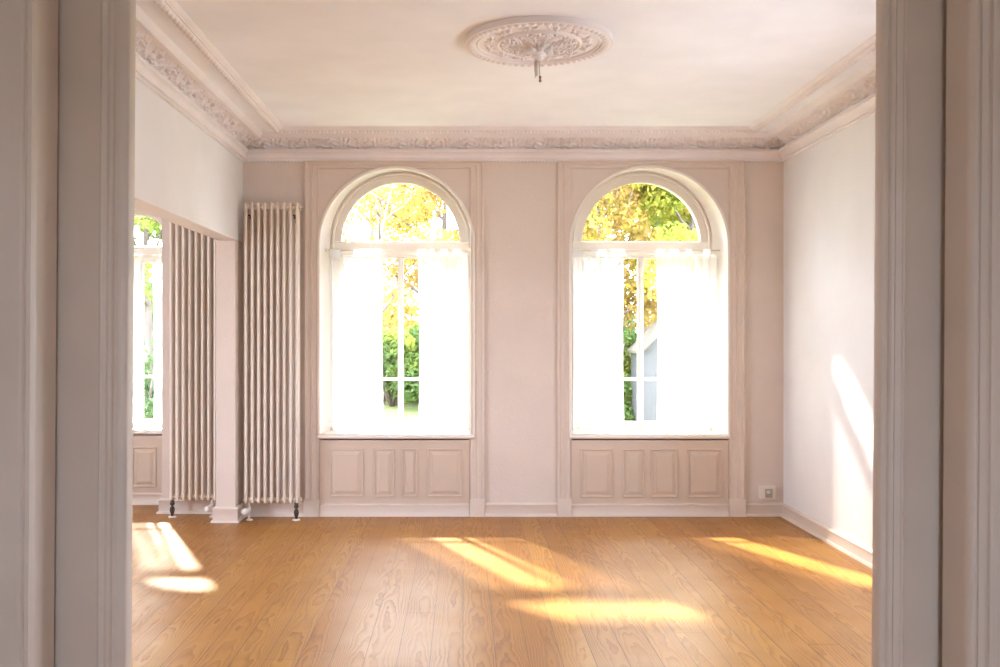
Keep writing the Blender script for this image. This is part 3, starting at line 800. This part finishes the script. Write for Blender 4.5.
def valve(root, x, kx=-.0):
    mb = MB(); mb.tube([(x, .03, RZ0+.01), (x, .03, .085), (x, .03, .0)], [.011, .010, .009], 12)
    mb.lathe([(.009, .06), (.017, .065), (.018, .10), (.012, .11)], (x, .03, 0), n=8)
    mb.lathe([(0, 0), (.030, .0), (.030, .006), (.016, .012), (0, .012)], (x+.006, .02, 0), n=24)
    v = mb.build('valve', M['radiator'], root, auto=45)
    mb = MB(); a = Vector((x, .010, .085)); d = Vector((-.45, -1, -.10)).normalized()
    pts = [a+d*t for t in (0, .008, .012, .04, .068, .078, .082)]
    mb.tube(pts, [.014, .016, .024, .027, .025, .019, .006], 20)
    t = mb.build('thermostat_head', M['valve'], root, auto=50); t['label'] = 'white thermostat head'
R1 = make_radiator(9, True)
foot(R1, 8*PITCH-.008); valve(R1, .02)
R1.location = (-1.827, 7.99, 0)
tag(R1, 'tall narrow column radiator on the window wall between the pier and left arched window', 'radiator', 'tall column radiators')
R2 = copy_tree(R1)
for ch in list(R2.children):
    if abs(ch.location.x-8*PITCH) < 1e-4 and ch.name.startswith('column'): bpy.data.objects.remove(ch)
    elif ch.name.startswith(('foot', 'floor_plate', 'valve', 'thermostat')): bpy.data.objects.remove(ch)
for ch in R2.children:
    if ch.name.startswith(('lower_header', 'upper_header')): ch.scale.x = (7*PITCH+.03)/(8*PITCH+.03); ch.location.x = -.001
    if ch.name.startswith('air_vent'): ch.location.x = -PITCH
foot(R2, .008); valve(R2, 7*PITCH-.03)
R2.location = (-2.4980, 8.125, 0)
R2.name = 'column_radiator'
tag(R2, 'tall column radiator seen through the opening, left of the pier beside the narrow window', 'radiator', 'tall column radiators')

# ------------------------------------------------------------------ curtains
def pw(px, s=113.8): return (px-VX)/s
ROD_Y, ROD_Z = 8.35, 2.303
def rod(x0, x1, y, z, label):
    r = empty('curtain_rod', ((x0+x1)/2, y, z)); L = (x1-x0)/2
    tag(r, label, 'curtain rod', 'thin white curtain rods')
    mb = MB(); mb.tube([(-L+.02, 0, 0), (L-.02, 0, 0)], .0065, 10); mb.build('pole', M['white'], r, smooth=True)
    for s in (-1, 1):
        mb = MB(); mb.lathe([(0, 0), (.012, .0), (.015, .006), (.015, .012), (.008, .018), (.008, .024), (0, .024)], (0, 0, 0), 'x', 14)
        o = mb.build('end_cap', M['white'], r, smooth=True)
        o.location.x = s*L; o.rotation_euler.z = 0 if s < 0 else PI
def curtain(x0, x1, x0b, x1b, y, ztop, zbot, tabs, seed, label, folds):
    """sheer panel: gathered folds, scalloped lace hem, tabs round the rod. xs are world values"""
    rnd = random.Random(seed)
    root = empty('curtain', ((x0+x1)/2, y, ROD_Z)); tag(root, label, 'curtain', 'sheer white tab curtains')
    ox, oz = (x0+x1)/2, ROD_Z
    NU, NV = 180, 60
    ph = [rnd.uniform(0, 6.28) for _ in range(4)]
    def fold(u, v):
        g = .6+.4*v
        w = u + .03*math.sin(9*u+ph[0]) + .015*math.sin(23*u+ph[1])
        a = math.sin(2*PI*folds*w+ph[2]+.5*math.sin(3*v+ph[3]))
        b = math.sin(2*PI*folds*2.3*w+ph[1])
        am = .010+.012*(.5+.5*math.sin(5*u+ph[3]))
        return (am*a+.004*b)*g
    Z = lambda u, v: (ztop+(zbot-ztop)*v)
    vs = []
    for i in range(NU+1):
        u = i/NU
        for j in range(NV+1):
            v = j/NV
            xa = x0+(x0b-x0)*v; xb = x1+(x1b-x1)*v
            pinch = .012*math.sin(PI*v)
            x = xa+pinch+(xb-xa-2*pinch)*u + .006*math.cos(2*PI*folds*u+ph[2])
            vs.append((x-ox, fold(u, v), Z(u, v)-oz))
    fs = [(i*(NV+1)+j, (i+1)*(NV+1)+j, (i+1)*(NV+1)+j+1, i*(NV+1)+j+1) for i in range(NU) for j in range(NV)]
    mb = MB(); mb.add(vs, fs); mb.build('cloth', M['sheer'], root, smooth=True, fixn=False)
    # header band and lace hem (denser cloth)
    for nm, za, zb_, scal in (('header', ztop+.004, ztop-.028, 0), ('lace_hem', zbot+.012, zbot-.020, .010)):
        vs = []; K = 5
        for i in range(NU+1):
            u = i/NU; v = 0 if nm == 'header' else 1
            xa = x0+(x0b-x0)*v; xb = x1+(x1b-x1)*v
            x = xa+(xb-xa)*u + .006*math.cos(2*PI*folds*u+ph[2])
            for j in range(K+1):
                t = j/K; z = za+(zb_-za)*t
                if scal: z -= t*scal*(abs(math.sin(PI*(xb-xa)*u/.052))-.3)
                vs.append((x-ox, fold(u, v)-.0015, z-oz))
        fs = [(i*(K+1)+j, (i+1)*(K+1)+j, (i+1)*(K+1)+j+1, i*(K+1)+j+1) for i in range(NU) for j in range(K)]
        mb = MB(); mb.add(vs, fs); mb.build(nm, M['hem'], root, smooth=True, fixn=False)
    for (ta, tb) in tabs:
        mb = MB(); rs = []
        path = []
        r = .011
        zb_ = ztop-.02
        path = [(-r, zb_), (-r, ROD_Z)] + [(-r*math.cos(a), ROD_Z+r*math.sin(a)) for a in [PI*k/8 for k in range(1, 9)]] + [(r, zb_)]
        n = max(3, int((tb-ta)/.010))
        for i in range(n+1):
            x = ta+(tb-ta)*i/n; wob = .003*math.sin(x*260)
            rs.append([(x-ox, p[0]+wob, p[1]-oz) for p in path])
        mb.rings(rs, closed=False, caps=False); mb.build('tab', M['hem'], root, smooth=True, fixn=False)
tz = ROD_Z-.045
def tabs(*ps): return [(pw(a), pw(b)) for a, b in ps]
rod(pw(325.5), pw(470.5), ROD_Y, ROD_Z, 'thin white rod across the left arched window')
rod(pw(570.8), pw(722.5), ROD_Y, ROD_Z, 'thin white rod across the right arched window')
curtain(pw(329), pw(383), pw(328), pw(384), ROD_Y, tz, .775, tabs((329, 341), (354, 362), (363, 370), (371, 382)), 1, 'sheer white curtain hanging on the left side of the left arched window', 7)
curtain(pw(417), pw(467.5), pw(418), pw(467), ROD_Y, tz, .775, tabs((417.5, 426), (430, 434.5), (441, 448), (453, 461)), 2, 'sheer white curtain hanging on the right side of the left arched window', 6)
curtain(pw(572.5), pw(625), pw(573), pw(625), ROD_Y, tz, .770, tabs((573, 583), (591, 597), (598, 606), (611, 616), (619, 625)), 3, 'sheer white curtain hanging on the left side of the right arched window', 7)
curtain(pw(656), pw(718), pw(656.5), pw(715), ROD_Y, tz, .770, tabs((657, 665), (670, 679), (686, 692), (704, 710)), 4, 'sheer white curtain hanging on the right side of the right arched window', 8)
# narrow window
LY = 8.88; sL = F/LY
rod(-3.36, -2.74, LY, ROD_Z, 'thin white rod across the narrow side window')
curtain(pw(152, sL), -2.76, pw(154, sL), -2.77, LY, tz, .76, [(pw(153, sL), pw(157, sL)), (pw(160, sL), pw(164, sL))], 5, 'narrow sheer white curtain on the narrow window in the side room', 3)
curtain(-3.34, pw(141, sL), -3.33, pw(137.5, sL), LY, tz, .76, [(-3.33, -3.26), (-3.16, -3.1), (pw(138.5, sL), pw(142, sL))], 6, 'sheer white curtain of the narrow window, cut by the left door leaf', 5)

# ------------------------------------------------------------------ wall socket
root = empty('wall_outlet', (px2x(766.7), YB, py2z(492.3))); tag(root, 'cream surface wall outlet with small grey insert low on the window wall', 'outlet')
def rrect(w, h, r, n=5):
    out = []
    for cx, cz, a0 in ((w-r, h-r, 0), (-w+r, h-r, PI/2), (-w+r, -h+r, PI), (w-r, -h+r, 1.5*PI)):
        for k in range(n+1): a = a0+PI/2*k/n; out.append((cx+r*math.cos(a), cz+r*math.sin(a)))
    return out
def plate(w, h, r, steps, dx=0, dz=0):
    mb = MB(); mb.rings([[(dx+p[0], y, dz+p[1]) for p in rrect(w-i, h-i, r)] for i, y in steps]); return mb
plate(.071, .058, .007, [(0, 0), (0, -.028), (.002, -.032), (.005, -.034)]).build('box', M['outlet'], root, auto=35)
plate(.056, .050, .005, [(0, -.034), (0, -.037), (.002, -.039)], .008).build('cover', M['outlet'], root, auto=35)
o = plate(.032, .038, .004, [(0, -.039), (0, -.041), (.002, -.042)], .006, -.002).build('insert', M['socket'], root, auto=35); o['label'] = 'dull silver insert'
mb = MB(); mb.lathe([(0, -.051), (.012, -.051), (.015, -.048), (.016, -.042), (0, -.042)], (.002, 0, .010), 'y', 20); mb.build('knob', M['outlet'], root, auto=40)

# ------------------------------------------------------------------ the garden
rng = random.Random(11); nr = np.random.default_rng(5)
def gz(x, y):
    t = min(max((y-10)/8, 0), 1); t = t*t*(3-2*t)
    return -.35+.85*t+max(0, (y-18))*.03+.05*noise.noise(Vector((x*.4, y*.4, 0)))
mb = MB(); nx, ny = 60, 50
vs = [(-32+64*i/nx, 9.25+60*(j/ny)**1.5, 0) for i in range(nx+1) for j in range(ny+1)]
vs = [(x, y, gz(x, y)) for x, y, _ in vs]
mb.add(vs, [(i*(ny+1)+j, (i+1)*(ny+1)+j, (i+1)*(ny+1)+j+1, i*(ny+1)+j+1) for i in range(nx) for j in range(ny)])
structure(mb.build('ground', M['ground'], smooth=True), 'garden lawn strewn with fallen leaves outside the windows', 'ground')

def leaf_mesh(centres, radii, count, size, squash=.8):
    """leaf blades scattered in clumps; returns V, F arrays"""
    c = np.array(centres); r = np.array(radii); p = r**2/np.sum(r**2)
    k = nr.choice(len(c), count, p=p)
    d = nr.normal(size=(count, 3)); d /= np.linalg.norm(d, axis=1, keepdims=True)
    rad = nr.uniform(.25, 1, (count, 1))**.5
    pos = c[k]+d*rad*r[k][:, None]*np.array([1, 1, squash])
    a = nr.normal(size=(count, 3)); a /= np.linalg.norm(a, axis=1, keepdims=True)
    b = np.cross(a, nr.normal(size=(count, 3))); b /= np.linalg.norm(b, axis=1, keepdims=True)
    s = size*nr.uniform(.6, 1.35, (count, 1))
    n_ = np.cross(a, b)
    q = [pos-a*s, pos-a*s*.2+b*s*.5+n_*s*.12, pos+a*s, pos-a*s*.2-b*s*.5+n_*s*.12]
    V = np.stack(q, 1).reshape(-1, 3); i = np.arange(count)*4
    return V, np.stack([i, i+1, i+2, i+3], 1)
def tree(x, y, h, spread, mat, label, kinds, nclump, nleaf, size, seed, zlow=.35, trunk_r=.09, lean=(0, 0), group='trees in the garden', lo=None, dense=1.0, name='tree', branches=9):
    R = random.Random(seed); z0 = gz(x, y)-.05
    root = empty(name, (x, y, z0)); tag(root, label, 'tree', group)
    mb = MB(); tips = []
    P = []
    for i in range(9):
        t = i/8; P.append((lean[0]*t+.10*math.sin(t*4+seed)*t, lean[1]*t+.1*math.cos(t*3+seed)*t, h*.9*t))
    mb.tube(P, [trunk_r*(1-.85*i/8) for i in range(9)], 9)
    for k in range(branches):
        t = zlow+(.95-zlow)*k/branches; i = t*8; j = int(i); f = i-j
        b = Vector(P[j]).lerp(Vector(P[min(j+1, 8)]), f); a = k*2.4+seed; L = spread*(1-.45*t)*R.uniform(.75, 1.1)
        pts = [b+Vector((math.cos(a), math.sin(a), .45+.35*q))*L*q for q in (0, .25, .5, .75, 1)]
        pts = [p+Vector((R.uniform(-.06, .06), R.uniform(-.06, .06), R.uniform(-.04, .04)))*L for p in pts]; pts[0] = b
        mb.tube(pts, [trunk_r*.5*(1-t*.6)*(1-.8*q/4) for q in range(5)], 6)
        tips += [pts[2], pts[3], pts[4]]
        for _ in range(2):
            e_ = pts[3]+Vector((R.uniform(-1, 1), R.uniform(-1, 1), R.uniform(-.3, .7)))*L*.35
            mb.tube([pts[2], (pts[2]+e_)/2+Vector((0, 0, .05)), e_], [trunk_r*.16, trunk_r*.1, trunk_r*.05], 5); tips.append(e_)
    mb.build('trunk', M['bark'], root, smooth=True)
    cs = []; rs = []
    for i in range(nclump):
        t = R.choice(tips); cs.append((t.x+R.gauss(0, .12*spread), t.y+R.gauss(0, .12*spread), t.z+R.gauss(0, .10*spread))); rs.append(R.uniform(.10, .26)*spread)
    o = np_mesh('foliage', [leaf_mesh(cs, rs, nleaf, size)], mat, smooth=False, parent=root); o['kind'] = 'stuff'
    return root
def bush(x, y, w, h, mat, label, nleaf, size, seed, group='bushes in the garden', d=None, z0=None):
    R = random.Random(seed); z0 = gz(x, y)-.03 if z0 is None else z0
    root = empty('bush', (x, y, z0)); tag(root, label, 'bush', group)
    mb = MB()
    for k in range(6):
        a = k*1.05; mb.tube([(0, 0, 0), (math.cos(a)*w*.15, math.sin(a)*w*.15, h*.4), (math.cos(a)*w*.3, math.sin(a)*w*.3, h*.75)], [.03, .02, .01], 6)
    mb.build('stem', M['bark'], root, smooth=True)
    cs = []; rs = []
    for i in range(26):
        a = R.uniform(0, 6.28); q = R.random()**.6; zz = R.uniform(.05, .86)*h
        k = w/2*q*(1.05-.5*(zz/h)**2); cs.append((math.cos(a)*k, math.sin(a)*k*(d or 1), zz)); rs.append(R.uniform(.14, .26)*min(w, h))
    o = np_mesh('foliage', [leaf_mesh(cs, rs, nleaf, size, 1.0)], mat, smooth=False, parent=root); o['kind'] = 'stuff'
    return root
def at(px, Y): return (px-VX)*Y/F
# seen through the left arched window
tree(at(352, 14), 14, 4.4, 1.5, M['leaf_yellow'], 'slim leaning autumn tree at the left edge of the left arched window', 0, 26, 2400, .045, 3, lean=(.55, .2), trunk_r=.07)
tree(at(372, 22), 22, 6.4, 2.2, M['leaf_yellow'], 'thin yellow autumn tree with open crown behind the left arched window', 0, 40, 4200, .06, 7, trunk_r=.08)
tree(at(447, 17), 17, 5.2, 2.0, M['leaf_yellow'], 'full golden autumn tree at the right of the left arched window', 0, 60, 11000, .055, 9, trunk_r=.1)
bush(at(392, 16), 16, 1.7, 1.35, M['leaf_green'], 'yellow green bush seen between the curtains of the left arched window', 9000, .05, 1)
bush(at(425, 17.5), 17.5, 2.0, 1.3, M['leaf_green'], 'round green bush right of the middle bar of the left arched window', 9000, .05, 2)
bush(at(352, 17), 17, 2.0, 1.2, M['leaf_dark'], 'dark green bush behind the left curtain of the left arched window', 7000, .05, 3)
bush(at(462, 16), 16, 1.8, 1.2, M['leaf_green'], 'green bush behind the right curtain of the left arched window', 7000, .05, 4)
# between and behind the right arched window
tree(at(596, 15), 15, 4.6, 1.7, M['leaf_yellow'], 'golden autumn tree at the left of the right arched window', 0, 60, 11000, .05, 12, trunk_r=.08)
tree(at(645, 18), 18, 5.8, 2.4, M['leaf_lime'], 'broad yellow green tree filling the right arched window', 0, 90, 22000, .06, 15, trunk_r=.13)
tree(at(690, 15), 15, 4.9, 1.8, M['leaf_lime'], 'yellow green tree at the right of the right arched window', 0, 80, 15000, .055, 17, trunk_r=.1)
bush(at(612, 14.5), 14.5, .95, 1.75, M['leaf_green'], 'tall yellow green bush left of the grey shed', 9000, .045, 5)
bush(at(594, 15), 15, 1.7, 1.4, M['leaf_green'], 'green bush behind the left curtain of the right arched window', 7000, .05, 6)
# behind the narrow window
tree(at(150, 16), 16, 4.6, 1.9, M['leaf_green'], 'pale green tree outside the narrow side window', 0, 90, 22000, .055, 21, trunk_r=.09)
bush(at(146, 14.5), 14.5, 2.2, 1.5, M['leaf_dark'], 'low green bush outside the narrow side window', 7000, .05, 8)
# far row closing the garden
for k, (px, lab) in enumerate(((140, 'distant hedge bush far beyond the narrow side window'), (395, 'distant golden hedge bush far beyond the left arched window'),
                               (590, 'distant green hedge bush far beyond the left half of the right arched window'), (690, 'distant golden hedge bush far beyond the right half of the right arched window'))):
    bush(at(px, 31), 31, 3.0, 2.3+.4*(k % 2), M['leaf_yellow'] if k % 2 else M['leaf_dark'], lab, 5000, .10, 40+k, 'distant hedge bushes')
# grey shed seen through the right window
sxx, syy = at(671, 13.3), 13.3; g0 = gz(sxx, syy)-.05
root = empty('garden_shed', (sxx, syy, g0)); tag(root, 'small grey garden shed with sloping roof behind the right arched window', 'shed')
ew, rh, hw, dp = 1.56-g0-16*13.3/F, 1.56-g0+12*13.3/F, .40, .9
mb = MB(); mb.rings([[(-hw, y, 0), (hw, y, 0), (hw, y, ew), (0, y, rh), (-hw, y, ew)] for y in (0, dp)]); mb.build('wall', M['shed_wall'], root)
mb = MB()
for s in (-1, 1): mb.rings([[(s*(hw+.04), y, ew-.04), (0, y, rh+.01), (0, y, rh+.05), (s*(hw+.04), y, ew)] for y in (-.10, dp+.1)])
mb.build('roof', M['shed_roof'], root)
mb = MB(); mb.box(-.12, .34, -.03, .0, .05, ew-.10); dd = mb.build('door', M['shed_wall'], root, bevel=.004)
# low garden rail seen through the left window
root = empty('garden_fence', (at(400, 20), 20, gz(at(400, 20), 20))); tag(root, 'grey garden fence rail behind the left arched window', 'fence')
zr = CAMZ+(335-304.5)*20/F-gz(at(400, 20), 20)
mb = MB(); mb.box(-3.2, 3.2, -.02, .02, zr-.03, zr+.03); mb.box(-3.2, 3.2, -.02, .02, zr*.5-.03, zr*.5+.03); mb.build('rail', M['rail'], root)
for x in (-3.1, -1.5, 1.2, 3.1):
    mb = MB(); mb.box(x-.04, x+.04, -.045, .045, -.1, zr+.08); mb.build('post', M['rail'], root, bevel=.01)
print('objects', len(bpy.data.objects))
